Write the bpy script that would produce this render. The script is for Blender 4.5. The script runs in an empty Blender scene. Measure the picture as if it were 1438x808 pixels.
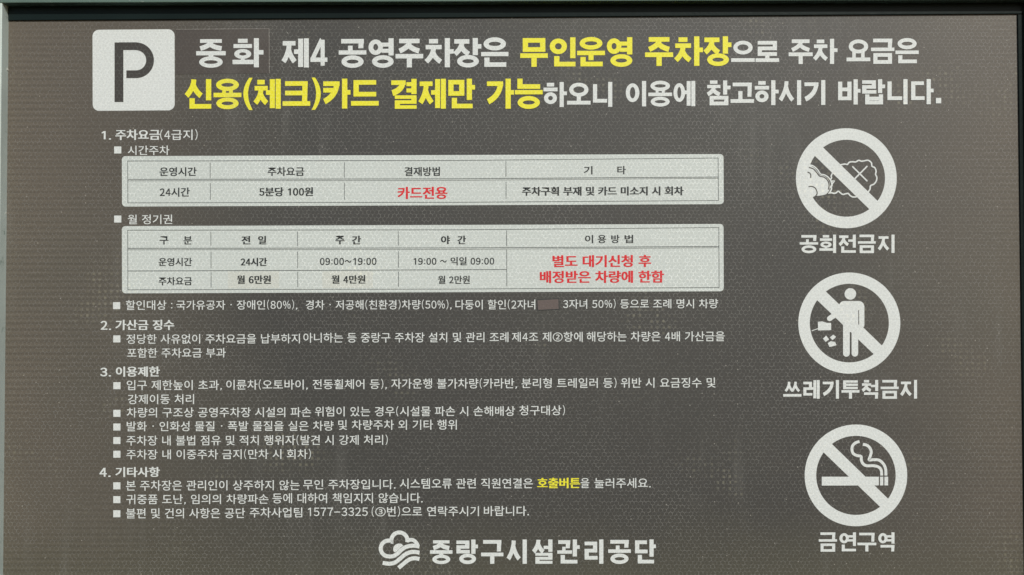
import bpy, math, random
from mathutils import Vector
R = math.radians
random.seed(7)
scene = bpy.context.scene
COL = scene.collection

# ------------------------------------------------------------------ camera
LENS, SENSOR = 40.0, 36.0
D = 1.438 * LENS / SENSOR            # metres from the board
PITCH = R(1.75)                      # held a little low, looking slightly up
CENTRE = Vector((0, 0, 1.60))
CAMPOS = CENTRE - D * Vector((0, math.cos(PITCH), math.sin(PITCH)))
cd = bpy.data.cameras.new('camera'); cam = bpy.data.objects.new('camera', cd); COL.objects.link(cam)
cd.lens, cd.sensor_width, cd.clip_start, cd.clip_end = LENS, SENSOR, 0.02, 500
cam.location = CAMPOS; cam.rotation_euler = (R(90) + PITCH, 0, 0)
scene.camera = cam

# ------------------------------------------------------------------ daylight
SUN_EL, SUN_AZ = R(30), R(160)       # azimuth clockwise from +Y: in front of the board, to the right
sunpos = Vector((math.sin(SUN_AZ) * math.cos(SUN_EL), math.cos(SUN_AZ) * math.cos(SUN_EL), math.sin(SUN_EL)))
sl = bpy.data.lights.new('sun', 'SUN'); so = bpy.data.objects.new('sun', sl); COL.objects.link(so)
sl.energy, sl.angle, sl.color = 2.6, R(0.5), (1.0, 0.965, 0.90)
so.rotation_euler = (-sunpos).to_track_quat('-Z', 'Y').to_euler(); so.location = (1, -3, 4)
w = bpy.data.worlds.new("World"); scene.world = w; w.use_nodes = True
bg = w.node_tree.nodes['Background']; bg.inputs['Strength'].default_value = 0.085
sky = w.node_tree.nodes.new('ShaderNodeTexSky'); sky.sky_type = 'NISHITA'; sky.sun_disc = False
sky.sun_elevation, sky.sun_rotation = SUN_EL, SUN_AZ
w.node_tree.links.new(sky.outputs[0], bg.inputs['Color'])
vs = scene.view_settings
vs.view_transform = 'Standard'; vs.look = 'None'; vs.exposure = 0.0; vs.gamma = 1.0; vs.use_curve_mapping = False

# ------------------------------------------------------------------ the board's sheet coordinates
# (u, v) in the units the board was surveyed in, u to the right, v down; returns the point on the
# board's plane (height h metres in front of it).
ROOT = Vector((0, 0, 1.14))
def at(u, v, h=0.0):
    d = Vector(((u - 719) / 1438 * SENSOR / LENS, -(v - 404) / 1438 * SENSOR / LENS, -1.0))
    c, s = math.cos(PITCH + R(90)), math.sin(PITCH + R(90))
    d = Vector((d.x, d.y * c - d.z * s, d.y * s + d.z * c))
    t = -CAMPOS.y / d.y
    p = CAMPOS + d * t
    return Vector((p.x, -h, p.z))

# ------------------------------------------------------------------ materials
def new_mat(name):
    m = bpy.data.materials.new(name); m.use_nodes = True
    nt = m.node_tree; b = nt.nodes['Principled BSDF']
    return m, nt, b
class N:
    def __init__(s, nt): s.nt = nt
    def node(s, t, **kw):
        n = s.nt.nodes.new(t)
        for k, v in kw.items(): setattr(n, k, v)
        return n
    def link(s, a, b): s.nt.links.new(a, b)
    def val(s, op, a, b=None, c=None, clamp=False):
        n = s.node('ShaderNodeMath', operation=op, use_clamp=clamp)
        for i, x in enumerate((a, b, c)):
            if x is None: continue
            if isinstance(x, (int, float)): n.inputs[i].default_value = x
            else: s.link(x, n.inputs[i])
        return n.outputs[0]
    def mix(s, f, a, b, blend='MIX'):
        n = s.node('ShaderNodeMix', data_type='RGBA', blend_type=blend)
        if isinstance(f, (int, float)): n.inputs['Factor'].default_value = f
        else: s.link(f, n.inputs['Factor'])
        for nm, x in (('A', a), ('B', b)):
            sock = [i for i in n.inputs if i.name == nm and i.type == 'RGBA'][0]
            if isinstance(x, tuple): sock.default_value = (*x, 1)
            else: s.link(x, sock)
        return [o for o in n.outputs if o.type == 'RGBA'][0]
    def noise(s, vec, scale, detail=2, rough=.5):
        n = s.node('ShaderNodeTexNoise'); n.inputs['Scale'].default_value = scale
        n.inputs['Detail'].default_value = detail; n.inputs['Roughness'].default_value = rough
        s.link(vec, n.inputs['Vector']); return n.outputs['Fac']
    def ramp(s, x, a, b):
        n = s.node('ShaderNodeMapRange'); n.inputs['From Min'].default_value = a; n.inputs['From Max'].default_value = b
        n.interpolation_type = 'SMOOTHSTEP'
        s.link(x, n.inputs['Value']); return n.outputs['Result']

def film(name, col, line, edge=None, rough=0.48, line_amt=1.0, glint=0.0):
    """reflective sheeting: small cells with pale seams, painted-in moire bands, edge sheen and glints, weathering"""
    m, nt, b = new_mat(name); n = N(nt)
    tc = n.node('ShaderNodeTexCoord').outputs['Object']
    sep = n.node('ShaderNodeSeparateXYZ'); n.link(tc, sep.inputs[0])
    flat = n.node('ShaderNodeCombineXYZ'); n.link(sep.outputs['X'], flat.inputs['X']); n.link(sep.outputs['Z'], flat.inputs['Y'])
    P = flat.outputs[0]
    # six-sided cells, slightly warped by the stretch of the film
    wn = n.node('ShaderNodeTexNoise'); wn.inputs['Scale'].default_value = 120; wn.inputs['Detail'].default_value = 2
    n.link(P, wn.inputs['Vector'])
    def vec(op, a, b=None):
        q = n.node('ShaderNodeVectorMath', operation=op)
        for i, x in enumerate((a, b)):
            if x is None: continue
            if isinstance(x, tuple): q.inputs[i].default_value = x
            else: n.link(x, q.inputs[i])
        return q
    warp = vec('MULTIPLY', vec('SUBTRACT', wn.outputs['Color'], (.5, .5, .5)).outputs[0], (.0028, .0028, 0)).outputs[0]
    CELL = 0.0056
    Q = vec('ADD', vec('MULTIPLY', vec('ADD', P, warp).outputs[0], (1 / CELL, 1 / CELL, 0)).outputs[0], (500, 500, 0)).outputs[0]
    rr, hh = (1, 1.7320508, 1), (.5, .8660254, 0)
    ga = vec('SUBTRACT', vec('MODULO', Q, rr).outputs[0], hh).outputs[0]
    gb = vec('SUBTRACT', vec('MODULO', vec('ADD', Q, hh).outputs[0], rr).outputs[0], hh).outputs[0]
    near = n.val('LESS_THAN', vec('DOT_PRODUCT', ga, ga).outputs['Value'], vec('DOT_PRODUCT', gb, gb).outputs['Value'])
    mv = n.node('ShaderNodeMix', data_type='VECTOR'); n.link(near, mv.inputs['Factor'])
    va = [k for k in mv.inputs if k.type == 'VECTOR']; n.link(gb, va[-2]); n.link(ga, va[-1])
    gv = vec('ABSOLUTE', [k for k in mv.outputs if k.type == 'VECTOR'][0]).outputs[0]
    sx = n.node('ShaderNodeSeparateXYZ'); n.link(gv, sx.inputs[0])
    hexd = n.val('MAXIMUM', vec('DOT_PRODUCT', gv, (.5, .8660254, 0)).outputs['Value'], sx.outputs['X'])
    seam = n.ramp(hexd, 0.39, 0.47)
    brk = n.ramp(n.noise(P, 190, 1), 0.42, 0.60)                 # seams that show only in places
    brk = n.val('MULTIPLY_ADD', brk, 0.72, 0.28)
    area = n.val('MULTIPLY_ADD', n.ramp(n.noise(P, 5.0, 2), 0.3, 0.7), 0.5, 0.5)
    seam = n.val('MULTIPLY', n.val('MULTIPLY', seam, brk), area)
    base = col
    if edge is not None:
        # sky sheen towards the frame, painted into the film as a browner tone, unevenly
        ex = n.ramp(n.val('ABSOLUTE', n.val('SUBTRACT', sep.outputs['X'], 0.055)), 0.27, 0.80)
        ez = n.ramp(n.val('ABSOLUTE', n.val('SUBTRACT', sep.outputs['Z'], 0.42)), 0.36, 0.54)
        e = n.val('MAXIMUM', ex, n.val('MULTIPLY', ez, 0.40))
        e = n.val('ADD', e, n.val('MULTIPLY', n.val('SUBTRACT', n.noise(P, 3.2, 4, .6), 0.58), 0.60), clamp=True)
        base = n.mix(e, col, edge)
        st = n.ramp(n.noise(P, 1.7, 5, .62), 0.42, 0.70)
        base = n.mix(n.val('MULTIPLY', st, 0.30), base, (0.070, 0.074, 0.060))
        low = n.val('MULTIPLY', n.ramp(n.val('ADD', sep.outputs['Z'], n.val('MULTIPLY', n.noise(P, 6, 4), 0.12)), 0.24, 0.06), 0.8)
        base = n.mix(low, base, (0.082, 0.078, 0.054))      # grime settled along the foot of the panel
        # faint horizontal moire bands painted into the colour, strongest near the sides
        moire = n.val('SINE', n.val('MULTIPLY', sep.outputs['Z'], 2 * math.pi / 0.0084))
        rb = n.val('MULTIPLY', n.val('MULTIPLY', n.val('MULTIPLY', moire, ex), n.ramp(n.noise(P, 4.1, 2), 0.28, 0.60)), 0.12)
        k = n.val('ADD', rb, 1.0)
        vm = n.node('ShaderNodeVectorMath', operation='SCALE'); n.link(base, vm.inputs[0]); n.link(k, vm.inputs['Scale'])
        base = vm.outputs[0]
    # dried rain runs and scuffed, chalky patches
    mp = n.node('ShaderNodeMapping'); mp.inputs['Scale'].default_value = (26, 2.2, 1); n.link(P, mp.inputs['Vector'])
    run = n.val('MULTIPLY', n.ramp(n.noise(mp.outputs[0], 1.0, 3, .6), 0.52, 0.74), n.ramp(n.noise(P, 3.6, 3), 0.46, 0.66))
    cl = n.ramp(n.noise(P, 4.4, 5, .65), 0.56, 0.76)
    lum = sum(col) / 3
    base = n.mix(n.val('MULTIPLY', n.val('MAXIMUM', run, n.val('MULTIPLY', cl, .7)), 0.20 if lum < .3 else 0.16), base, (0.20, 0.20, 0.185) if lum < .3 else (0.42, 0.43, 0.39))
    fine = n.val('MULTIPLY_ADD', n.noise(P, 420, 2, .7), 0.55, 0.725)
    vm = n.node('ShaderNodeVectorMath', operation='SCALE')
    if isinstance(base, tuple): vm.inputs[0].default_value = base
    else: n.link(base, vm.inputs[0])
    n.link(fine, vm.inputs['Scale'])
    c = n.mix(n.val('MULTIPLY', seam, line_amt), vm.outputs[0], line)
    gx = n.val('ABSOLUTE', n.val('SUBTRACT', n.val('FRACT', n.val('MULTIPLY', sep.outputs['X'], 120)), 0.5))
    gz = n.val('ABSOLUTE', n.val('SUBTRACT', n.val('FRACT', n.val('MULTIPLY', sep.outputs['Z'], 120)), 0.5))
    gd = n.ramp(n.val('MAXIMUM', gx, gz), 0.30, 0.12)              # retroreflective glints, painted on as a grid of bright dots
    gg = n.val('MULTIPLY', n.ramp(n.noise(P, 7.5, 2), 0.57, 0.72), n.ramp(n.noise(P, 130, 1), 0.35, 0.65))
    c = n.mix(n.val('MULTIPLY', n.val('MULTIPLY', gd, gg), 0.40), c, (min(1, line[0] * 1.1 + .08), min(1, line[1] * 1.06 + .08), line[2] * .95 + .03))
    if edge is not None:                                           # stuck dust grains
        sp = n.node('ShaderNodeTexVoronoi', voronoi_dimensions='2D'); sp.inputs['Scale'].default_value = 60
        n.link(P, sp.inputs['Vector'])
        dot = n.val('LESS_THAN', sp.outputs['Distance'], 0.045)
        pick = n.node('ShaderNodeSeparateColor'); n.link(sp.outputs['Color'], pick.inputs[0])
        dot = n.val('MULTIPLY', dot, n.val('GREATER_THAN', pick.outputs[0], 0.94))
        c = n.mix(n.val('MULTIPLY', dot, 0.42), c, (0.55, 0.53, 0.47))
    n.link(c, b.inputs['Base Color'])
    b.inputs['Roughness'].default_value = rough
    b.inputs['Specular IOR Level'].default_value = 0.35
    bp = n.node('ShaderNodeBump'); bp.inputs['Strength'].default_value = 0.18; bp.inputs['Distance'].default_value = 0.0003
    n.link(seam, bp.inputs['Height']); n.link(bp.outputs[0], b.inputs['Normal'])
    return m

M = {}
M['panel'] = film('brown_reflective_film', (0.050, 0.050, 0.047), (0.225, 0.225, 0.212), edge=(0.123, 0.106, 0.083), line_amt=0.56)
M['dark'] = film('dark_print', (0.050, 0.046, 0.042), (0.15, 0.165, 0.15), line_amt=0.6)
M['patchdark'] = film('patch_print', (0.071, 0.062, 0.055), (0.16, 0.15, 0.14), line_amt=0.35)
M['brown'] = film('cover_sticker_film', (0.118, 0.094, 0.088), (0.2, 0.18, 0.17), line_amt=0.2)
M['white'] = film('white_reflective_film', (0.65, 0.69, 0.675), (0.84, 0.88, 0.87), line_amt=0.7)
M['table'] = film('table_reflective_film', (0.55, 0.60, 0.575), (0.82, 0.87, 0.845), line_amt=0.85)  # dimmer light at the board's centre is put into this base colour
M['patchlight'] = film('pale_patch_film', (0.56, 0.59, 0.545), (0.81, 0.84, 0.80), line_amt=0.8)
M['yellow'] = film('yellow_reflective_film', (0.80, 0.755, 0.028), (0.92, 0.90, 0.22), line_amt=0.55)
M['red'] = film('red_print', (0.64, 0.013, 0.022), (0.80, 0.22, 0.22), line_amt=0.35)
M['ink'] = film('black_print', (0.020, 0.026, 0.028), (0.20, 0.21, 0.20), line_amt=0.25)
M['edge'] = film('sticker_edge_highlight', (0.22, 0.21, 0.19), (0.5, 0.5, 0.47), line_amt=0.8)
M['rule'] = film('grey_rule_print', (0.085, 0.10, 0.10), (0.35, 0.37, 0.36), line_amt=0.5)

def paint(name, col, wear, thr, rough=0.38, scale=55, spec=0.4):
    m, nt, b = new_mat(name); n = N(nt)
    tc = n.node('ShaderNodeTexCoord').outputs['Object']
    d = n.ramp(n.noise(tc, scale, 6, .68), thr, thr + .12)
    v = n.val('MULTIPLY_ADD', n.noise(tc, 9, 4, .6), 0.7, 0.65)
    vm = n.node('ShaderNodeVectorMath', operation='SCALE'); vm.inputs[0].default_value = col; n.link(v, vm.inputs['Scale'])
    n.link(n.mix(d, vm.outputs[0], wear), b.inputs['Base Color'])
    b.inputs['Roughness'].default_value = rough; b.inputs['Specular IOR Level'].default_value = spec
    bp = n.node('ShaderNodeBump'); bp.inputs['Strength'].default_value = 0.25; bp.inputs['Distance'].default_value = 0.0006
    n.link(n.noise(tc, 180, 4, .6), bp.inputs['Height']); n.link(bp.outputs[0], b.inputs['Normal'])
    return m
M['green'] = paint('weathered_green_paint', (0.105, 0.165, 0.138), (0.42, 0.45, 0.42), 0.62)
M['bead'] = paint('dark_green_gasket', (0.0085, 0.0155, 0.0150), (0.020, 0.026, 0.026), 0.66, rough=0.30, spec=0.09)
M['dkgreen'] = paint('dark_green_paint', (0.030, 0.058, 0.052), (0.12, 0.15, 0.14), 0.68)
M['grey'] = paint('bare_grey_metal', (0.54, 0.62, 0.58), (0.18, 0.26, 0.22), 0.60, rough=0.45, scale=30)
M['seal'] = paint('old_white_sealant', (0.62, 0.63, 0.58), (0.3, 0.3, 0.25), 0.6, rough=0.6)

# ------------------------------------------------------------------ mesh building on the sheet
class Sheet:
    """collects flat outlines in sheet coordinates and links them as ONE mesh object"""
    def __init__(s, h): s.h, s.k, s.V, s.F, s.mi = h, 0, [], [], []
    def poly(s, pts, mat=0, sides=True, dh=0.0):
        h = s.h + dh + 0.000008 * s.k; s.k += 1
        i0, n = len(s.V), len(pts)
        a = sum(pts[i][0] * pts[(i + 1) % n][1] - pts[(i + 1) % n][0] * pts[i][1] for i in range(n))
        if a > 0: pts = pts[::-1]
        s.V += [at(u, v, h) for u, v in pts]
        s.F.append(list(range(i0, i0 + n))); s.mi.append(mat)
        if sides:
            s.V += [at(u, v, -0.0001) for u, v in pts]
            for i in range(n):
                j = (i + 1) % n
                s.F.append([i0 + j, i0 + i, i0 + n + i, i0 + n + j]); s.mi.append(mat)
    def rect(s, x0, y0, x1, y1, mat=0, slope=0.0, **k):
        f = lambda x: -slope * (x - x0)
        s.poly([(x0, y0 + f(x0)), (x1, y0 + f(x1)), (x1, y1 + f(x1)), (x0, y1 + f(x0))], mat, **k)
    def strip(s, L, Rr, mat=0, closed=False, dh=0.0):
        h = s.h + dh + 0.000008 * s.k; s.k += 1
        i0, n = len(s.V), len(L)
        for a, b in zip(L, Rr): s.V += [at(*a, h), at(*b, h)]
        for i in range(n if closed else n - 1):
            j = (i + 1) % n
            q = [i0 + 2 * i, i0 + 2 * j, i0 + 2 * j + 1, i0 + 2 * i + 1]
            s.F.append(q); s.mi.append(mat)
    def line(s, pts, wid, mat=0, closed=False, dh=0.0):
        L, Rr = offset(pts, wid, closed); s.strip(L, Rr, mat, closed, dh)
    def ring(s, cx, cy, ro, ri, mat=0, n=96):
        o = [(cx + ro[0] * math.cos(2 * math.pi * i / n), cy + ro[1] * math.sin(2 * math.pi * i / n)) for i in range(n)]
        q = [(cx + ri[0] * math.cos(2 * math.pi * i / n), cy + ri[1] * math.sin(2 * math.pi * i / n)) for i in range(n)]
        s.strip(o, q, mat, True)
    def disc(s, cx, cy, rx, ry=None, mat=0, n=40, **k):
        ry = ry or rx
        s.poly([(cx + rx * math.cos(2 * math.pi * i / n), cy + ry * math.sin(2 * math.pi * i / n)) for i in range(n)], mat, **k)
    def rrect(s, c4, r, mat=0, **k):
        """rounded quadrilateral from its four corners (tl, tr, br, bl)"""
        pts = []
        for i in range(4):
            p, a, b = Vector(c4[i]), Vector(c4[i - 1]), Vector(c4[(i + 1) % 4])
            da, db = (a - p).normalized(), (b - p).normalized()
            c = p + (da + db) * r
            for t in range(9):
                ang = t / 8 * math.pi / 2
                q = c - db * r * math.cos(ang) - da * r * math.sin(ang)
                pts.append((q.x, q.y))
        s.poly(pts, mat, **k)
    def raw(s, verts, faces, mat=0):
        h = s.h + 0.000006 * (s.k % 12); s.k += 1
        i0 = len(s.V); s.V += [at(u, v, h) for u, v in verts]
        for f in faces: s.F.append([i0 + i for i in f]); s.mi.append(mat)
    def build(s, name, mats, parent, label=None):
        me = bpy.data.meshes.new(name)
        me.from_pydata([v - ROOT for v in s.V], [], s.F)
        for m in (mats if isinstance(mats, (list, tuple)) else [mats]): me.materials.append(m)
        for p, i in zip(me.polygons, s.mi): p.material_index = i
        # every top face must look out of the board
        import bmesh
        bm = bmesh.new(); bm.from_mesh(me)
        flip = [f for f in bm.faces if f.normal.y > 0.5]
        bmesh.ops.reverse_faces(bm, faces=flip); bm.to_mesh(me); bm.free()
        o = bpy.data.objects.new(name, me); COL.objects.link(o); o.parent = parent
        if label: o['label'] = label
        return o

def offset(pts, wid, closed=False):
    n = len(pts); L, Rr = [], []
    P = [Vector(p) for p in pts]
    for i in range(n):
        if closed: a, b = P[i - 1], P[(i + 1) % n]
        else: a, b = P[max(i - 1, 0)], P[min(i + 1, n - 1)]
        d1 = (P[i] - a).normalized() if (P[i] - a).length > 1e-9 else None
        d2 = (b - P[i]).normalized() if (b - P[i]).length > 1e-9 else None
        d1 = d1 or d2; d2 = d2 or d1
        n1, n2 = Vector((-d1.y, d1.x)), Vector((-d2.y, d2.x))
        m = (n1 + n2); m = m.normalized() if m.length > 1e-6 else n1
        k = min(1 / max(m.dot(n1), 0.35), 1.6) * (wid if not isinstance(wid, list) else wid[i]) / 2
        L.append(tuple(P[i] + m * k)); Rr.append(tuple(P[i] - m * k))
    return L, Rr

def bez(p0, p1, p2, n=10):
    return [((1 - t) ** 2 * p0[0] + 2 * t * (1 - t) * p1[0] + t * t * p2[0],
             (1 - t) ** 2 * p0[1] + 2 * t * (1 - t) * p1[1] + t * t * p2[1]) for t in [i / n for i in range(n + 1)]]
def smooth(pts, n=6, closed=False):
    """Catmull-Rom through the points"""
    out, N_ = [], len(pts)
    rng = range(N_ if closed else N_ - 1)
    for i in rng:
        g = lambda k: Vector(pts[k % N_] if closed else pts[min(max(k, 0), N_ - 1)])
        a, b, c, d = g(i - 1), g(i), g(i + 1), g(i + 2)
        for t in [j / n for j in range(n)]:
            p = 0.5 * ((2 * b) + (c - a) * t + (2 * a - 5 * b + 4 * c - d) * t * t + (3 * b - a - 3 * c + d) * t ** 3)
            out.append((p.x, p.y))
    if not closed: out.append(tuple(pts[-1]))
    return out
def arc(cx, cy, r, a0, a1, n=16, ry=None):
    ry = ry or r
    return [(cx + r * math.cos(R(a0 + (a1 - a0) * i / n)), cy + ry * math.sin(R(a0 + (a1 - a0) * i / n))) for i in range(n + 1)]

# ------------------------------------------------------------------ heavy headline lettering, stroke by stroke
LC = 'ㄱㄲㄴㄷㄸㄹㅁㅂㅃㅅㅆㅇㅈㅉㅊㅋㅌㅍㅎ'
VC = 'ㅏㅐㅑㅒㅓㅔㅕㅖㅗㅘㅙㅚㅛㅜㅝㅞㅟㅠㅡㅢㅣ'
TC = ' ㄱㄲㄳㄴㄵㄶㄷㄹㄺㄻㄼㄽㄾㄿㅀㅁㅂㅄㅅㅆㅇㅈㅊㅋㅌㅍㅎ'
class Syl:
    """draws one syllable into a cell; unit square 0..100, y down"""
    def __init__(s, sh, x0, x1, y0, y1, tv, th, slope):
        s.sh, s.x0, s.sx, s.y0, s.sy, s.tv, s.th, s.sl = sh, x0, (x1 - x0) / 100, y0, (y1 - y0) / 100, tv, th, slope
    def T(s, p): u = s.x0 + p[0] * s.sx; return (u, s.y0 + p[1] * s.sy - s.sl * p[0] * s.sx)
    def r(s, x0, y0, x1, y1): s.sh.poly([s.T(p) for p in ((x0, y0), (x1, y0), (x1, y1), (x0, y1))])
    def ln(s, pts, w):
        L, Q = offset(pts, w); s.sh.strip([s.T(p) for p in L], [s.T(p) for p in Q])
    def ring(s, x0, y0, x1, y1, tv, th):
        tv, th = min(tv, (x1 - x0) * .33), min(th, (y1 - y0) * .34)
        cx, cy, a, b = (x0 + x1) / 2, (y0 + y1) / 2, (x1 - x0) / 2, (y1 - y0) / 2
        n = 40
        e = lambda a, b: [s.T((cx + a * math.cos(2 * math.pi * i / n), cy + b * math.sin(2 * math.pi * i / n))) for i in range(n)]
        s.sh.strip(e(a, b), e(a - tv, b - th), 0, True)
    def siot(s, x0, y0, x1, y1, tv, th):
        xm, h = (x0 + x1) / 2, y1 - y0
        w = min(tv * .95, (x1 - x0) * .34)
        k = 0.30 * w
        s.ln(bez((xm, y0), (xm, y0 + .45 * h), (x0 + k, y1 - .32 * th), 8), w)
        s.ln(bez((xm - .1 * w, y0 + .28 * h), (xm + .2 * w, y0 + .62 * h), (x1 - k, y1 - .32 * th), 8), w)
    def cons(s, c, x0, y0, x1, y1, pos):
        tv, th, h, wd = s.tv, s.th, y1 - y0, x1 - x0
        lev = {'ㄹ': 3, 'ㅌ': 3, 'ㅋ': 3 if pos != 'V' else 2.6, 'ㅁ': 2, 'ㅂ': 2, 'ㄷ': 2, 'ㄱ': 1, 'ㄴ': 1}.get(c, 2)
        th = min(th, h / (lev + .40 * (lev - 1)))
        tv = min(tv, wd * .36)
        if c == 'ㅇ': s.ring(x0, y0, x1, y1, tv, s.th)
        elif c == 'ㄴ':
            s.r(x0, y0, x0 + tv, y1); s.r(x0, y1 - th, x1, y1)
        elif c == 'ㄷ':
            s.r(x0, y0, x1 - (3 if pos == 'V' else 0), y0 + th); s.r(x0, y0, x0 + tv, y1); s.r(x0, y1 - th, x1, y1)
        elif c == 'ㅌ':
            s.r(x0, y0, x1, y0 + th); s.r(x0, y0, x0 + tv, y1); s.r(x0, y1 - th, x1, y1)
            m = (y0 + y1) / 2; s.r(x0, m - th / 2, x1, m + th / 2)
        elif c == 'ㄹ':
            m = (y0 + y1) / 2
            s.r(x0, y0, x1, y0 + th); s.r(x1 - tv, y0, x1, m + th / 2); s.r(x0, m - th / 2, x1, m + th / 2)
            s.r(x0, m - th / 2, x0 + tv, y1); s.r(x0, y1 - th, x1 + (2 if pos == 'V' else 0), y1)
        elif c == 'ㅁ':
            s.r(x0, y0, x1, y0 + th); s.r(x0, y1 - th, x1, y1); s.r(x0, y0, x0 + tv, y1); s.r(x1 - tv, y0, x1, y1)
        elif c == 'ㅂ':
            s.r(x0, y0, x0 + tv, y1); s.r(x1 - tv, y0, x1, y1); s.r(x0, y1 - th, x1, y1)
            m = y0 + h * .42; s.r(x0, m - th / 2, x1, m + th / 2)
        elif c in 'ㄱㅋ':
            s.r(x0, y0, x1, y0 + th)
            if pos == 'V':
                s.ln(bez((x1 - tv / 2, y0), (x1 - tv * .5, y0 + .62 * h), (x0 + .22 * tv, y1 - .42 * s.th), 12), tv)
                if c == 'ㅋ': m = y0 + h * .40; s.r(x0, m - th / 2, x1 - tv * .5, m + th / 2)
            else:
                s.sh.poly([s.T(p) for p in ((x1 - tv, y0), (x1, y0), (x1 - tv * .12, y1), (x1 - tv * 1.08, y1))])
                if c == 'ㅋ': m = y0 + h * .55; s.r(x0, m - th / 2, x1 - tv * .5, m + th / 2)
        elif c == 'ㅅ': s.siot(x0, y0, x1, y1, s.tv, s.th)
        elif c == 'ㅆ':
            m = (x0 + x1) / 2; w = s.tv; s.tv = w * .85
            s.siot(x0, y0, m + 6, y1, s.tv, s.th); s.siot(m - 6, y0, x1, y1, s.tv, s.th); s.tv = w
        elif c == 'ㅈ':
            t = min(s.th, h * .34)
            s.r(x0 + wd * .05, y0, x1 - wd * .05, y0 + t); s.siot(x0, y0 + t * .7, x1, y1, s.tv, s.th)
        elif c == 'ㅊ':
            t = min(s.th, h * .22)
            s.r(x0 + wd * .24, y0, x1 - wd * .24, y0 + t)
            s.r(x0 + wd * .05, y0 + t * 1.32, x1 - wd * .03, y0 + t * 2.3)
            s.siot(x0, y0 + t * 2.0, x1, y1, s.tv, s.th)
        elif c == 'ㅎ':
            t = min(s.th, h * .20)
            s.r(x0 + wd * .24, y0, x1 - wd * .24, y0 + t)
            s.r(x0, y0 + t * 1.30, x1, y0 + t * 2.3)
            s.ring(x0 + wd * .04, y0 + t * 2.55, x1 - wd * .04, y1, tv, s.th)
    def draw(s, ch):
        tv, th = s.tv, s.th
        if ch == '.': s.r(0, 78, 100, 100); return
        if ch in '()':
            o, q = bez((64, -4), (-62, 50), (64, 104), 18), bez((102, -4), (2, 50), (102, 104), 18)
            if ch == ')': o, q = [(100 - x, y) for x, y in o], [(100 - x, y) for x, y in q]
            s.sh.strip([s.T(p) for p in o], [s.T(p) for p in q]); return
        if ch == '4':
            s.r(60, 5, 84, 94); s.r(0, 66, 100, 81); s.ln([(66, 5), (10, 74)], 21); return
        k = ord(ch) - 0xAC00
        l, v, t = LC[k // 588], VC[k // 28 % 21], TC[k % 28]
        fin = t != ' '
        if v in 'ㅏㅓㅕㅔㅣ':
            yb = {' ': 100, 'ㄴ': 71, 'ㅇ': 59, 'ㅁ': 57, 'ㄹ': 51, 'ㅂ': 55, 'ㄱ': 59}[t]
            y0, y1 = (4, 57) if fin else (9, 83)
            if fin and t == 'ㄹ': y0, y1 = 5, 54
            if l == 'ㅊ': y0, y1 = (0, 61) if fin else (3, 86)
            if l == 'ㅎ': y0, y1 = (0, 58) if fin else (3, 88)
            if l == 'ㅅ': y0, y1 = (1, 56 if t == 'ㄹ' else 61) if fin else (4, 85)
            if l == 'ㅈ': y0, y1 = (4, 60) if fin else (9, 85)
            if v == 'ㅏ':
                x1 = 60; s.r(69, 0, 69 + tv, yb)
                a = 21 if fin else 38; s.r(69 + tv * .5, a, 100, a + th)
            elif v == 'ㅣ':
                x1 = 73 if l == 'ㄴ' else 67; s.r(100 - tv, 0, 100, yb)
            elif v == 'ㅓ':
                x1 = 60; s.r(100 - tv, 0, 100, yb); a = 26 if fin else 40
                s.r(56, a, 100 - tv * .5, a + th * .9)
            elif v == 'ㅕ':
                x1 = 57; s.r(100 - tv, 0, 100, yb); q = th * .88
                for a in ((15, 36) if t != 'ㄹ' else (11, 32)): s.r(52 if l == 'ㅇ' else 60, a, 100 - tv * .5, a + q)
            elif v == 'ㅔ':
                q = tv * .96
                x1 = 53; s.r(100 - q, 0, 100, 100); s.r(97 - 2 * q, 1, 97 - q, 98); s.r(45, 38, 97 - 1.5 * q, 38 + th)
            s.cons(l, 0, y0, x1, y1, 'V')
            if fin:
                fx = {'ㅏ': (13, 91), 'ㅣ': (17, 100), 'ㅓ': (15, 100), 'ㅕ': (14, 100)}[v]
                fy = {'ㄴ': (64, 99), 'ㅇ': (58, 101), 'ㅁ': (62, 100), 'ㄹ': (55, 100), 'ㅂ': (60, 100), 'ㄱ': (66, 100)}[t]
                s.cons(t, fx[0], fy[0], fx[1], fy[1], 'F')
        elif v in 'ㅗㅛㅜㅡ':
            c0 = 50
            if not fin:
                if v in 'ㅗㅛ':
                    y0, y1 = {'ㄱ': (9, 66), 'ㄹ': (6, 66)}.get(l, (3, 59))
                    s.r(0, 75.5, 100, 75.5 + th)
                    if v == 'ㅛ':
                        for a in (24, 76 - tv * .85): s.r(a, 50, a + tv * .85, 80)
                    else:
                        a = 42 if l == 'ㄱ' else 50
                        s.r(a - tv / 2, 43 if l == 'ㄱ' else y1 - th * .6, a + tv / 2, 80)
                elif v == 'ㅜ':
                    y0, y1 = (2, 49)
                    s.r(0, 54, 100, 54 + th); s.r(50 - tv / 2, 60, 50 + tv / 2, 100)
                else:
                    y0, y1 = {'ㅋ': (8, 80), 'ㅆ': (9, 64)}.get(l, (5, 60)); s.r(0, 75, 100, 75 + th)
                s.cons(l, 9, y0, 91, y1, 'H')
            else:
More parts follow.
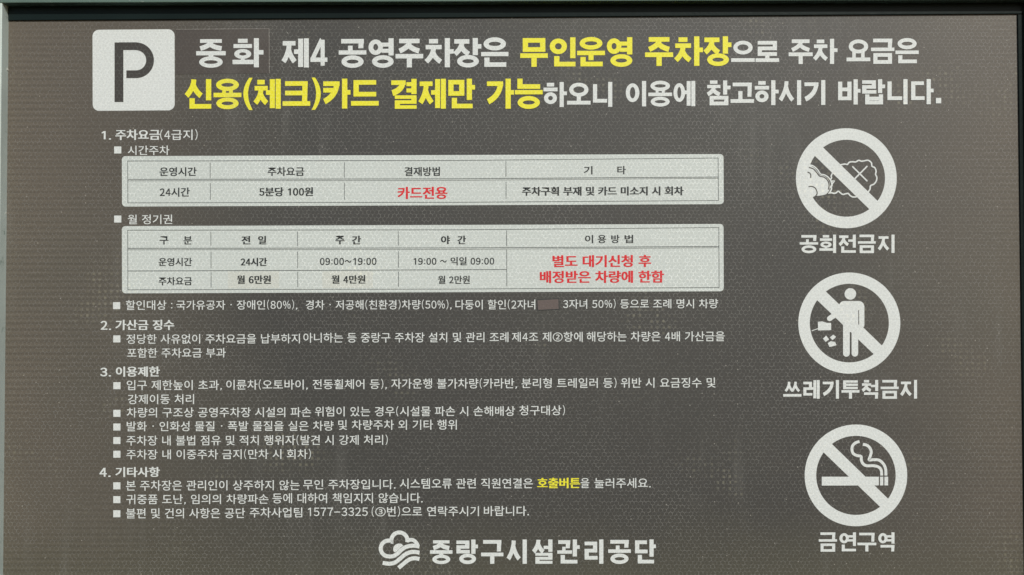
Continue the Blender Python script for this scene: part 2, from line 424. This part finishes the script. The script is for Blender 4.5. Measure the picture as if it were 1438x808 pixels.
                if v == 'ㅗ': y0, y1, hb, f0 = 2, 34, 41, 58; a = 42 if l == 'ㄱ' else 50; s.r(a - tv * .45, 25, a + tv * .45, 46)
                elif v == 'ㅛ':
                    y0, y1, hb, f0 = -1, 40, 46, 62
                    for a in (31, 69 - tv * .7): s.r(a, 32, a + tv * .7, 50)
                elif v == 'ㅜ':
                    y0, y1, hb = (3, 40, 44) if l == 'ㅈ' else (-1, 42, 46)
                    f0 = 62; s.r(50 - tv * .48, hb + 4, 50 + tv * .48, 78 if t == 'ㄴ' else 68)
                else:
                    y0, y1, hb = {'ㄴ': (0, 34, 38), 'ㄱ': (0, 36, 36)}.get(l, (-2, 43, 48)); f0 = 58
                s.r(0, hb, 100, hb + th * .95)
                if t == 'ㄴ': s.cons(t, 12, 67, 92, 99, 'F')
                else: s.cons(t, 10, f0, 90, 101, 'F')
                s.cons(l, 9, y0, 91, y1, 'H')
        elif v in 'ㅘㅚ':
            r = 69 if v == 'ㅘ' else 100 - tv
            yb = 70 if fin else 100
            s.r(r, 0, r + tv, yb)
            if v == 'ㅘ':
                a = 24 if fin else 41; s.r(r + tv * .5, a, 100, a + th)
            if fin:
                s.r(0, 45, r - 3, 45 + th * .9); s.r(22, 30, 22 + tv * .8, 50); s.cons(l, 4, 3, r - 11, 36, 'H')
                s.cons(t, 15, 64, 90, 99, 'F')
            else:
                s.r(0, 74, r - 1, 74 + th); m = (r - 3) / 2; s.r(m - tv * .38, 66, m + tv * .38, 80); s.cons(l, 3, 2, r - 6, 71, 'V')

def headline(sh, items, y0, y1, tv, th, slope=0.003):
    """items: (syllable, u0, u1)"""
    xs = items[0][1]
    for ch, a, b in items:
        f = slope * (a - xs)
        wv = tv / (b - a) * 100
        if ch == '.': sh.rect(a, y1 - 8.9 - f, b, y1 - 1.2 - f); continue
        Syl(sh, a, b, y0 - f, y1 - f, wv, th / (y1 - y0) * 100, slope).draw(ch)

# ------------------------------------------------------------------ small lettering from Blender's own font
GC = {}
FULL = {c: chr(ord(c) + 0xFEE0) for c in '0123456789()%~'}
def glyph(ch, wt):
    if (ch, wt) in GC: return GC[ch, wt]
    c = bpy.data.curves.new('g', 'FONT'); c.body = FULL.get(ch, ch); c.size = 1; c.offset = wt; c.resolution_u = 3
    o = bpy.data.objects.new('g', c)
    me = bpy.data.meshes.new_from_object(o)
    V = [(v.co.x, v.co.y) for v in me.vertices]; F = [list(p.vertices) for p in me.polygons]
    bpy.data.objects.remove(o); bpy.data.curves.remove(c); bpy.data.meshes.remove(me)
    GC[ch, wt] = (V, F); return GC[ch, wt]
def box(x0, y0, x1, y1): return [(x0, y0), (x1, y0), (x1, y1), (x0, y1)], [[0, 1, 2, 3]]
def letters(sh, text, u0, u1, v0, v1, wt=0.006, slope=0.003, mat=0, fat=0.0):
    """one run of small lettering whose ink fills u0..u1 x v0..v1 (syllable height)"""
    x, parts = 0.0, []
    for ch in text:
        o = ord(ch)
        if ch == ' ': x += 0.30; continue
        if 0xAC00 <= o <= 0xD7A3: V, F = glyph(ch, wt); adv, sx, ox = 0.92, 1.0, 0
        elif ch in '.': V, F = box(.08, -.03, .20, .085); adv, sx, ox = .30, 1, 0
        elif ch in ',': V, F = [(.10, .09), (.22, .09), (.22, .0), (.12, -.13), (.07, -.11), (.13, -.02), (.10, -.02)], [[0, 1, 2, 3, 4, 5, 6]]; adv, sx, ox = .30, 1, 0
        elif ch == ':':
            a, b = box(.10, .06, .20, .17), box(.10, .47, .20, .58)
            V, F = a[0] + b[0], a[1] + [[4, 5, 6, 7]]; adv, sx, ox = .30, 1, 0
        elif ch == '1':
            t = .075 + 2.2 * wt; r_ = .33
            V, F = [(r_ - t, 0), (r_, 0), (r_, .735), (r_ - t * .8, .735), (.08, .62), (.08, .62 - t), (r_ - t, .60)], [[0, 1, 2, 6], [6, 2, 3], [3, 4, 5, 6]]; adv, sx, ox = .575, 1, .06
        elif ch == '·': V, F = box(.16, .34, .27, .45); adv, sx, ox = .40, 1, 0
        elif ch == '-': V, F = box(.04, .30, .55, .385); adv, sx, ox = .60, 1, 0
        else:
            V, F = glyph(ch, wt)
            xs = [p[0] for p in V]; a, b = min(xs), max(xs)
            if ch in '0123456789': wdt, adv = .47, .575
            elif ch in '()': wdt, adv = .19, .36
            elif ch == '%': wdt, adv = .70, .80
            elif ch == '~': wdt, adv = .68, .80
            else: wdt, adv = .88, .95
            sx = wdt / (b - a); ox = (adv - wdt) / 2 - a * sx
        parts.append(([(x + ox + p[0] * sx, p[1]) for p in V], F, 0xAC00 <= o <= 0xD7A3)); x += adv
    X = [p[0] for q in parts for p in q[0]]; a, b = min(X), max(X)
    Yh = [p[1] for q in parts if q[2] for p in q[0]]
    lo, hi = (min(Yh), max(Yh)) if Yh else (min(p[1] for q in parts for p in q[0]), max(p[1] for q in parts for p in q[0]))
    for V, F, _ in parts:
        pts = []
        for px, py in V:
            u = u0 + (px - a) / (b - a) * (u1 - u0)
            pts.append((u, v1 - (py - lo) / (hi - lo) * (v1 - v0) - slope * (u - u0)))
        if fat:                                   # heavier weight: the same letter laid twice, side by side
            sh.raw([(u - fat / 2, v) for u, v in pts], F, mat); sh.raw([(u + fat / 2, v) for u, v in pts], F, mat)
        else: sh.raw(pts, F, mat)

# ================================================================== THE SIGN
sign = bpy.data.objects.new('information_sign', None); COL.objects.link(sign); sign.location = ROOT
sign['label'] = 'brown parking notice board with white and yellow Korean lettering in a dark green metal frame'
sign['category'] = 'sign'

def solid(name, sections, mat, parent, label=None, bevel=0.0):
    """sweeps matching closed 3D outlines into one solid"""
    n = len(sections[0]); V = [p - ROOT for s in sections for p in s]; F = []
    for k in range(len(sections) - 1):
        for i in range(n):
            j = (i + 1) % n
            F.append([k * n + i, k * n + j, (k + 1) * n + j, (k + 1) * n + i])
    F.append(list(range(n))[::-1]); F.append([(len(sections) - 1) * n + i for i in range(n)])
    me = bpy.data.meshes.new(name); me.from_pydata(V, [], F); me.materials.append(mat)
    import bmesh
    bm = bmesh.new(); bm.from_mesh(me); bmesh.ops.recalc_face_normals(bm, faces=bm.faces)
    if bevel: bmesh.ops.bevel(bm, geom=bm.edges[:], offset=bevel, segments=2, profile=.6, affect='EDGES')
    bm.to_mesh(me); bm.free()
    for p in me.polygons: p.use_smooth = False
    o = bpy.data.objects.new(name, me); COL.objects.link(o); o.parent = parent
    if label: o['label'] = label
    return o
def bar(name, a, b, inward, width, h0, h1, mat, label=None, bevel=.0012, nseg=1, wob=0.0):
    """straight rail along the board plane from sheet point a to b; `inward` gives the side its inner face is on"""
    A, B = at(*a), at(*b); d = (B - A).normalized(); nrm = Vector(inward); nrm = (nrm - d * nrm.dot(d)).normalized()
    secs = []
    for k in range(nseg + 1):
        p = A.lerp(B, k / nseg); e = nrm * (random.uniform(-wob, wob))
        secs.append([Vector((q.x, -h, q.z)) for q, h in ((p + e, h0), (p + e, h1), (p - nrm * width, h1), (p - nrm * width, h0))])
    return solid(name, secs, mat, sign, label, bevel)

# panel: sheet with real thickness
pn = [at(-12, 8), at(1452, -2), at(1462, 822), at(-14, 822)]
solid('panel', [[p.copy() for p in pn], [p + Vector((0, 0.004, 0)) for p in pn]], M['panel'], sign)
DEPTH = 0.022
# rails (front faces 22 mm proud of the panel), then the beads that hold the panel in the top and right rails
bar('top_rail', (-80, 10.5), (1530, 5.6), (0, 0, -1), .06, -.03, DEPTH, M['green'])
bar('bottom_rail', (-80, 813), (1540, 815), (0, 0, 1), .06, -.03, DEPTH - .0005, M['green'])
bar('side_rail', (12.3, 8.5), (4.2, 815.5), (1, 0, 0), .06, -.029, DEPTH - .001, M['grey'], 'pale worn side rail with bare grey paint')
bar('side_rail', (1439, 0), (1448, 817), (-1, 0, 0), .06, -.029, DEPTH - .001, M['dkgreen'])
bar('glazing_bead', (12.6, 29.6), (1438.4, 20.4), (0, 0, -1), .0196, -.001, .0032, M['bead'], bevel=.0008)
bar('glazing_bead', (1428.0, 21.2), (1438.3, 815), (-1, 0, 0), .0096, -.001, .003, M['bead'], bevel=.0008)
# crumbs of old sealant on the pale rail's corner
for (cx, cy, r) in ((2.5, 95, 3.4), (4.5, 103, 4.2), (7.5, 98, 2.2), (3, 108, 2.6), (1.5, 178, 2.6), (3, 14, 1.8), (5.5, 300, 1.6), (3.0, 468, 1.8)):
    sb = Sheet(0.004); sb.poly([(cx + 3 + r * random.uniform(.55, 1.15) * math.cos(2 * math.pi * i / 11), cy + r * random.uniform(.6, 1.3) * math.sin(2 * math.pi * i / 11)) for i in range(11)])
    sb.build('sealant_crumb', M['seal'], sign)

H_PLATE, H_TXT = 0.0003, 0.00022

# ---- parking emblem
s = Sheet(H_PLATE); s.rrect([(130.0, 42.2), (245.2, 41.4), (245.4, 155.2), (130.3, 156.0)], 9); pe = s.build('parking_emblem', M['white'], sign)
s = Sheet(H_PLATE + .0002)
s.rect(161, 60, 173.4, 143.6, dh=.00001)
s.line([(167, 65.2), (191, 65.2)] + arc(191.3, 85, 19.6, -90, 90, 22)[1:] + [(177.6, 104.6)], 10.9)
s.build('letter', M['dark'], pe)

# ---- sticker with the place name
s = Sheet(0.0004); q = [(246.8, 41.4), (378.4, 40.2), (378.8, 103.2), (247.2, 104.4)]
s.poly(q)
st = s.build('sticker', [M['patchdark']], sign, 'dark rectangular sticker carrying the place name')
s = Sheet(0.00055)
s.line([(247.2, 41.6), (378.1, 40.5)], .55); s.line([(378.0, 40.6), (378.4, 103.0)], .8)
s.build('edge_shading', M['edge'], st)  # highlight on the top and right edges, drawn as pale lines
s = Sheet(0.0007); headline(s, [('중', 275.7, 317.1), ('화', 326.8, 370.1)], 54.3, 95.2, 7.0, 6.2); s.build('lettering', M['white'], st)

# ---- title
W, Y = 'white', 'yellow'
def title(mat, runs, lab=None):
    s = Sheet(H_PLATE)
    for items, y0, y1, tv, th in runs: headline(s, items, y0, y1, tv, th)
    s.build('title_lettering', M[mat], sign, lab)
title(W, [([('제', 396.1, 433.7), ('4', 436, 459.8)], 54.3, 95.2, 7.2, 6.3),
          ([('공', 475.7, 514.5), ('영', 517.6, 552.8), ('주', 555.5, 594.3), ('차', 596.6, 637.2), ('장', 636.8, 676), ('은', 675.6, 714)], 54.3, 95.3, 7.2, 6.3)])
title(Y, [([('무', 730.6, 769.3), ('인', 772, 808.1), ('운', 810.4, 849.5), ('영', 852.1, 887.9)], 53.0, 94.2, 7.4, 6.5),
          ([('주', 905.8, 945.2), ('차', 947, 987.1), ('장', 987.9, 1027)], 51.7, 93, 7.4, 6.5)], 'yellow lettering of the upper title line')
title(W, [([('으', 1026.8, 1059.8), ('로', 1061, 1094)], 55.8, 90.9, 5.8, 5.2),
          ([('주', 1107.4, 1141.2), ('차', 1141.9, 1176)], 55, 90.3, 5.8, 5.2),
          ([('요', 1188.7, 1222), ('금', 1223, 1255.8), ('은', 1257.3, 1290)], 54.8, 89.8, 5.8, 5.2)])
title(Y, [([('신', 259.9, 296.7), ('용', 300, 339.1), ('(', 341.7, 354.7), ('체', 356.6, 394.3), ('크', 396.9, 435.7), (')', 437.9, 450.6), ('카', 454, 492.2), ('드', 493, 531.8)], 111.5, 153.4, 7.4, 6.5),
          ([('결', 549.5, 585), ('제', 588.4, 626.2), ('만', 629.6, 667.1)], 111.2, 153.2, 7.3, 6.4),
          ([('가', 683.8, 721.7), ('능', 723, 762)], 111, 153.1, 7.3, 6.4)], 'yellow lettering of the lower title line')
title(W, [([('하', 763.2, 796.1), ('오', 796.3, 829.3), ('니', 832.7, 859.8)], 115.6, 150.6, 5.8, 5.2),
          ([('이', 878.7, 907.3), ('용', 910.4, 943.7), ('에', 945.7, 976.3)], 114.2, 149.8, 5.8, 5.2),
          ([('참', 992, 1025.8), ('고', 1025.8, 1058.7), ('하', 1059.8, 1093.3), ('시', 1094, 1124.9), ('기', 1129.5, 1158.8)], 113.4, 148.3, 5.8, 5.2),
          ([('바', 1176.7, 1208.2), ('랍', 1210.5, 1242.7), ('니', 1246, 1274.2), ('다', 1279.2, 1310.7), ('.', 1314, 1321.4)], 111.9, 147.2, 5.9, 5.2)])

# ---- section headings
def heading(runs):
    s = Sheet(H_TXT)
    for r in runs: letters(s, *r[:5], wt=r[5] if len(r) > 5 else .012, fat=0 if len(r) > 5 else .65)
    s.build('section_heading', M['white'], sign)
heading([('1.', 143.2, 155.6, 184.4, 196.4), ('주차요금', 162.4, 224.6, 182.2, 197.0), ('(4급지)', 225, 277.5, 182.4, 197, .006)])
heading([('2.', 141.5, 155.6, 450.9, 463.6), ('가산금 징수', 162.4, 244.5, 449.4, 464)])
heading([('3.', 141, 155.6, 516.6, 528.9), ('이용제한', 163, 224.3, 515, 529.4)])
heading([('4.', 140, 155, 657.2, 670), ('기타사항', 162.4, 224.3, 656, 670.2)])

# ---- text lines
def text_line(runs, bullet=None, hi=None, wt=.006):
    s = Sheet(H_TXT)
    for r in runs: letters(s, *r, wt=wt)
    o = s.build('text_line', M['white'], sign)
    if bullet:
        b = Sheet(H_TXT); x0, y0 = bullet; b.rect(x0, y0, x0 + 10, y0 + 9.8, slope=.002); b.build('bullet', M['white'], o)
    if hi:
        b = Sheet(H_TXT); letters(b, *hi, wt=.012, fat=.8); b.build('highlighted_word', M['yellow'], o, 'yellow word')
    return o
text_line([('시간주차', 179.5, 238, 204.9, 218.1)], (160.4, 206))
text_line([('월 정기권', 179.5, 242, 301.7, 315.2)], (160.4, 303))
text_line([('할인대상 :', 176.8, 242, 422, 435.6), ('국가유공자 · 장애인(80%),', 247.7, 417.6, 422, 435.4), ('경차 · 저공해(친환경)차량(50%),', 429.3, 634.2, 421.7, 435.2),
           ('다둥이 할인(2자녀', 639.6, 751.7, 421.2, 435)], (158.8, 424.6))
text_line([('3자녀 50%) 등으로 조례 명시 차량', 790.7, 1008.3, 420.6, 433.8)])
text_line([('정당한 사유없이 주차요금을 납부하지', 177.5, 421.2, 469.6, 483.2), ('아니하는 등 중랑구 주차장 설치 및 관리 조례', 426, 714, 467.6, 481.6),
           ('제4조 제②항에', 718.8, 818.2, 466.4, 480.4), ('해당하는 차량은 4배 가산금을', 823.8, 1017.6, 466, 480)], (159.1, 471.3))
text_line([('포함한 주차요금 부과', 178.7, 317.2, 489, 502.7)])
text_line([('입구 제한높이 초과,', 178, 311.6, 534.2, 548.2), ('이륜차(오토바이,', 317.7, 432.2, 533.6, 547.6), ('전동휠체어 등),', 439, 543.3, 532.8, 546.8),
           ('자가운행 불가차량(카라반,', 549.4, 726.1, 532, 546.2), ('분리형 트레일러 등)', 732.4, 865.7, 531.2, 545.4), ('위반 시 요금징수 및', 871.8, 1004.7, 530.8, 545.0)], (159.2, 537))
text_line([('강제이동 처리', 179.5, 272.6, 554, 567.9)])
text_line([('차량의 구조상 공영주차장 시설의 파손', 178, 437, 572.7, 586.6), ('위험이 있는 경우(시설물 파손 시 손해배상', 442.2, 723.2, 571.2, 585.2),
           ('청구대상)', 729.2, 793.3, 569.6, 583.6)], (159.2, 575.8))
text_line([('발화 · 인화성 물질 · 폭발 물질을 실은 차량', 178, 468.5, 592, 606), ('및 차량주차 외 기타 행위', 475, 641.5, 590, 604.1)], (159.2, 595))
text_line([('주차장 내 불법 점유 및 적치 행위자(발견 시 강제 처리)', 177.5, 544.5, 612, 626)], (159.2, 614))
text_line([('주차장 내 이중주차 금지(만차 시 회차)', 177.5, 436.6, 631.6, 645.4)], (159.2, 633.2))
text_line([('본 주차장은 관리인이 상주하지 않는', 177, 420.8, 675, 689.4), ('무인 주차장입니다.', 425.7, 555.3, 673.6, 687.6), ('시스템오류 관련 직원연결은', 561.4, 748.3, 672.2, 686.6)], (159.1, 677.6), ('호출버튼', 754.8, 814.4, 671.2, 686))
text_line([('을', 815.4, 827.6, 671.6, 685.6), ('눌러주세요.', 834.6, 913.7, 671.6, 685.8)])
text_line([('귀중품 도난, 임의의 차량파손', 177.5, 377, 694.6, 708.4), ('등에 대하여 책임지지 않습니다.', 382.6, 593.5, 692.8, 707.2)], (159.1, 697))
text_line([('불편 및 건의 사항은 공단', 177, 344.2, 714, 728.4), ('주차사업팀', 350.7, 424.5, 713, 727), ('1577-3325', 432.5, 516.4, 713, 725), ('(③번)으로', 522, 592.6, 711.6, 725.4),
           ('연락주시기', 599.6, 672.6, 711.2, 725.2), ('바랍니다.', 679.5, 742.7, 710.8, 724.9)], (159.1, 716.8))

# ---- cover sticker over the struck-out words
s = Sheet(0.0005); s.poly([(754.2, 421.4), (784.6, 419.6), (785.2, 434.6), (755.0, 436.0)])
cs = s.build('sticker', M['brown'], sign, 'small brown cover sticker hiding struck out words')
s = Sheet(0.00055); s.line([(754.2, 421.4), (784.6, 419.7), (785.1, 434.5), (755.0, 435.9)], .95, closed=True); s.build('edge_shading', M['ink'], cs)  # dark outline paints the shadow around the sticker's rim

# ---- price tables
def table(c4, inner, hdr, rules, blacks, bolds, reds, patches=()):
    s = Sheet(H_PLATE); s.rrect(c4, 5); t = s.build('price_table', M['table'], sign)
    hp = H_PLATE + .00008
    for q in patches:
        p = Sheet(hp); p.poly(q); p.build('cell_sticker', M['patchlight'], t, 'pale sticker covering an old price')
    g = Sheet(H_PLATE + .0002)
    g.line(inner, .8, closed=True)
    for a in hdr + rules: g.line(a[:2], a[2] if len(a) > 2 else .8)
    g.build('table_grid', M['rule'], t)
    for runs, wt, fat, nm, mt in ((blacks, .012, .35, 'cell_text', 'ink'), (bolds, .013, .75, 'cell_text', 'ink'), (reds, .013, .95, 'warning_text', 'red')):
        for r in runs:
            x = Sheet(H_PLATE + .0003); letters(x, *r, wt=wt, fat=fat)
            x.build(nm, M[mt], t, 'red lettering in a table cell' if mt == 'red' else None)
cols1 = [(295.3, 0), (483.6, -.4), (710.5, -1.4)]
table([(171.2, 219.6), (1016, 216.6), (1016.3, 287), (171.5, 290.4)],
      [(179.5, 226.4), (640, 225.6), (1008.4, 222.2), (1008.9, 281.8), (640, 284.4), (179.7, 285.2)],
      [((179.6, 252.2), (640, 251.4), .9), ((640, 251.4), (1008.6, 248.8), .9), ((179.6, 254.2), (640, 253.5), .6), ((640, 253.5), (1008.6, 250.6), .6)],
      [v for x, d in cols1 for v in (((x, 228.4 + d), (x, 250 + d)), ((x + .2, 257.4 + d), (x + .2, 281 + d)))],
      [('운영시간', 224.3, 276.2, 235.2, 247.7), ('주차요금', 376.2, 427.3, 234.9, 247.5), ('결재방법', 568.2, 617.7, 234.8, 247.5), ('기', 820, 831.9, 233.6, 245.2), ('타', 867, 878.7, 233.4, 245),
       ('24시간', 224.6, 266.5, 263.8, 276.6)],
      [('5분당 100원', 364.5, 439.5, 263.4, 276), ('주차구획 부재 및 카드 미소지 시 회차', 733.4, 959.6, 262.6, 275.2)],
      [('카드전용', 558.7, 628, 262.7, 279.8)])
cols2 = [(296.3, 0), (418, -.5), (559.4, -.9)]
table([(171.2, 317.8), (1016, 314.8), (1016.3, 409.3), (171.5, 412.2)],
      [(179.5, 323.6), (640, 323.0), (1009.4, 319.8), (1009.8, 404), (640, 406.2), (179.7, 407.2)],
      [((179.6, 349), (640, 348.4), .9), ((640, 348.4), (1009.6, 346.4), .9), ((179.6, 351), (640, 350.4), .6), ((640, 350.4), (1009.6, 348.2), .6),
       ((179.6, 380.8), (418, 380), .9), ((418, 380), (711.4, 378.7), .9)],
      [v for x, d in cols2 for v in (((x, 325.8 + d), (x, 346 + d)), ((x + .2, 354 + d), (x + .2, 377 + d)), ((x + .3, 382.6 + d), (x + .3, 404 + d)))]
      + [((711.4, 324), (711.5, 346)), ((711.6, 351), (711.8, 402))],
      [('구', 224.3, 236.7, 332, 343.5), ('분', 258, 269.7, 332, 343.5), ('이', 821.6, 832.8, 330.3, 341.9), ('용', 839.4, 851, 330.2, 341.8), ('방', 858.4, 869.9, 330.1, 341.7), ('법', 877.2, 888.9, 330, 341.6),
       ('운영시간', 223, 269.7, 362.3, 374), ('09:00~19:00', 449.5, 528.7, 362.4, 372.6), ('19:00 ~ 익일 09:00', 581, 694, 361.4, 373), ('주차요금', 223, 269.7, 389.2, 401),
       ('월 2만원', 615.2, 659.6, 387.4, 399)],
      [('전', 339.6, 351.3, 331.6, 343.4), ('일', 362.8, 373.7, 331.6, 343.4), ('주', 471.4, 483.6, 331.4, 343.4), ('간', 494.6, 506.8, 331.4, 343.4), ('야', 619.6, 631.8, 331.2, 343.2), ('간', 642.8, 654.2, 331.2, 343.2),
       ('24시간', 338.4, 375, 362.2, 374), ('월 6만원', 333, 380.3, 387, 399), ('월 4만원', 465.8, 512.9, 386.8, 398.6)],
      [('별도 대기신청 후', 776.3, 914, 358.6, 375.6), ('배정받은 차량에 한함', 758.5, 932, 380.6, 397.8)],
      [[(320, 381.6), (392, 381.2), (392.3, 404.8), (320.4, 405.2)], [(452.4, 381.2), (523.4, 380.8), (523.8, 404.6), (452.8, 404.8)]])

# ---- prohibition symbols
def prohibition(cx, cy, Ro, Ri, e, caption, cy0, cy1, draw):
    """ring and slash; e = ends of the slash's two edges"""
    s = Sheet(H_PLATE); s.ring(cx, cy, (Ro + .2, Ro - .4), (Ri + .1, Ri - .2)); s.poly(e)
    o = s.build('prohibition_symbol', M['white'], sign)
    g = Sheet(H_PLATE + .00015); draw(g); g.build('pictogram', [M['white'], M['dark']], o)
    c = Sheet(H_PLATE); headline(c, caption, cy0, cy1, 4.25, 3.55, .001); c.build('caption', M['white'], o)
def Z(x0, y0, k): return lambda pts: [(x0 + p[0] / k, y0 + p[1] / k) for p in pts]

def engine(g):
    z = Z(1080, 160, 4.017)
    lobe = smooth([(200, 300), (225, 292), (250, 302), (272, 326), (286, 346), (310, 351), (333, 372), (343, 402), (338, 432), (320, 454), (285, 462), (258, 464), (240, 474), (205, 470), (188, 420), (186, 350)], 5, True)
    g.poly(z(lobe))
    g.line(z(smooth([(224, 303), (250, 312), (270, 334), (285, 352), (310, 358), (330, 377), (338, 402), (334, 428)], 5)), 1.6, 1, dh=.0001)
    g.line(z(smooth([(222, 288), (250, 295), (275, 318), (290, 340), (315, 346), (342, 368), (353, 402), (346, 440), (334, 450)], 5)), 1.7)
    g.line(z(smooth([(216, 329), (230, 336), (235, 348), (234, 362)], 5)), 1.5, 1, dh=.0001)
    g.line(z(smooth([(222, 412), (240, 410), (258, 418), (269, 437), (270, 452), (262, 464)], 5)), 1.5, 1, dh=.0001)
    scal = [(342, 447), (352, 446), (366, 449), (378, 446), (389, 437), (400, 445), (415, 455), (430, 452), (446, 450), (455, 460), (470, 469), (490, 469), (505, 460),
            (528, 455), (552, 445), (568, 428), (572, 406), (590, 398), (604, 380), (607, 358), (600, 342), (603, 325), (596, 305), (580, 296), (576, 276), (558, 263), (535, 266), (520, 268), (505, 263), (488, 272), (470, 271), (452, 274), (441, 286), (428, 284), (414, 286), (396, 290)]
    g.line(z(smooth(scal, 4)), 2.0)
    g.line(z(smooth([(372, 322), (360, 332), (350, 350), (352, 362), (346, 372), (352, 380), (366, 380), (356, 394), (354, 404), (346, 414), (352, 424), (340, 447)], 4)), 2.0)
    g.line(z([(469, 297), (554, 381)]), 2.0); g.line(z([(554, 295), (482, 368)]), 2.0)
prohibition(1188.4, 250.6, 70.6, 54.2, Z(1080, 160, 4.017)([(292, 178), (622, 502), (582, 555), (248, 228)]),
            [('공', 1122.9, 1148.8), ('회', 1150.6, 1174), ('전', 1177.6, 1201.7), ('금', 1204.6, 1229.7), ('지', 1232.8, 1256)], 329.9, 355.6, engine)

def litter(g):
    z = Z(1080, 360, 4.017)
    g.disc(1080 + 458 / 4.017, 360 + 213 / 4.017, 8.1)
    body = [(430, 253), (505, 253)] + arc(505, 285, 32, -85, 0, 8) + [(537, 388)] + arc(523.5, 390, 13.5, 0, 90, 6) + [(509, 404), (502, 402), (502, 430), (417, 430), (417, 375), (392, 345), (374, 347), (352, 362)] \
        + arc(341, 352, 14.5, 50, 230, 10) + [(372, 312), (394, 285)] + arc(424, 283, 30, 190, 262, 6)
    g.poly(z(body))
    g.poly(z([(417, 420), (455, 420), (455, 548)] + arc(436, 548, 19, 0, 180, 12)))
    g.poly(z([(465, 420), (502, 420), (502, 548)] + arc(483.5, 548, 18.5, 0, 180, 12)))
    g.line(z([(459.5, 428), (460, 560)]), 1.7, 1, dh=.0001)
    g.line(z([(505, 304), (505.5, 386)]), 1.1, 1, dh=.0001)
    g.poly(z([(275, 370), (300, 368), (325, 376), (349, 377), (350, 417), (320, 418), (276, 419)]))
    g.line(z([(240, 421), (278, 408)]), 1.1)
    for q in ([(304, 465), (322, 448), (338, 470), (318, 484)], [(342, 458), (362, 443), (378, 455), (358, 474)], [(330, 490), (348, 480), (372, 484), (380, 502), (360, 508), (340, 512)]): g.poly(z(q))
prohibition(1192.6, 454.0, 71.4, 55.4, Z(1080, 360, 4.017)([(306, 186), (652, 519), (602, 564), (258, 236)]),
            [('쓰', 1099.8, 1125.5), ('레', 1128, 1151), ('기', 1155.3, 1178), ('투', 1181.6, 1206.8), ('척', 1209.7, 1233.1), ('금', 1236.5, 1261.9), ('지', 1264.2, 1287.6)], 534, 560.2, litter)

def smoke(g):
    z = Z(1080, 580, 3.545)
    g.poly(z([(262, 318), (546, 318), (546, 361), (262, 362)]))
    g.poly(z([(552, 318), (568, 318), (568, 361), (552, 361)])); g.poly(z([(574, 318), (592, 318), (592, 361), (574, 361)]))
    g.line(z(smooth([(450, 143), (432, 148), (416, 163), (412, 184), (420, 204), (440, 213), (457, 217), (459, 236), (468, 254), (486, 263), (520, 263), (545, 270), (558, 286), (560, 312)], 6)), 4.0)
    g.line(z(smooth([(466, 157), (486, 161), (502, 176), (508, 196), (502, 218), (498, 234), (520, 233), (548, 236), (570, 256), (580, 282), (581, 312)], 6)), 4.0)
prohibition(1201.9, 667.8, 71.8, 55.7, Z(1080, 580, 3.545)([(300, 143), (606, 441), (562, 477), (258, 184)]),
            [('금', 1149.7, 1175.3), ('연', 1178.7, 1201.9), ('구', 1204, 1230.4), ('역', 1233.2, 1256)], 747.9, 774.7, smoke)

# ---- the operator's logo at the foot
s = Sheet(H_PLATE); headline(s, [('중', 604, 635.4), ('랑', 641, 671.2), ('구', 675.6, 706.9), ('시', 712.1, 739.8), ('설', 747.6, 775.8), ('관', 782.6, 814), ('리', 820.9, 847.3), ('공', 854, 885.8), ('단', 891.7, 921)], 758, 792, 5.9, 5.1, .001)
lg = s.build('operator_name', M['white'], sign)
z = Z(500, 730, 10.27); s = Sheet(H_PLATE)
s.line(z([(505, 315)] + arc(625, 300, 116, 172, 372, 22)[0:] ), 5.6)
s.line(z([(512, 297)] + arc(470, 415, 114, -75, -270, 26)[1:] + smooth([(480, 532), (540, 524), (600, 488), (650, 440), (705, 400), (770, 380), (840, 375), (914, 388)], 5)[1:]), 5.6)
s.line(z(smooth([(738, 306), (775, 292), (815, 292), (850, 312), (878, 345), (890, 385)], 5)), 5.2)
s.line(z(smooth([(385, 622), (440, 632), (500, 634), (570, 612), (635, 562), (700, 507), (765, 474), (840, 464), (915, 476)], 5)), 5.6)
s.line(z(smooth([(614, 694), (680, 640), (745, 588), (800, 562), (860, 556), (915, 568)], 5)), 5.6)
s.poly(z([(562, 474), (546, 462), (536, 440), (536, 412), (548, 380), (575, 356), (610, 344), (650, 348), (684, 372), (650, 394), (615, 430), (585, 458)]))
s.build('emblem', M['white'], lg)
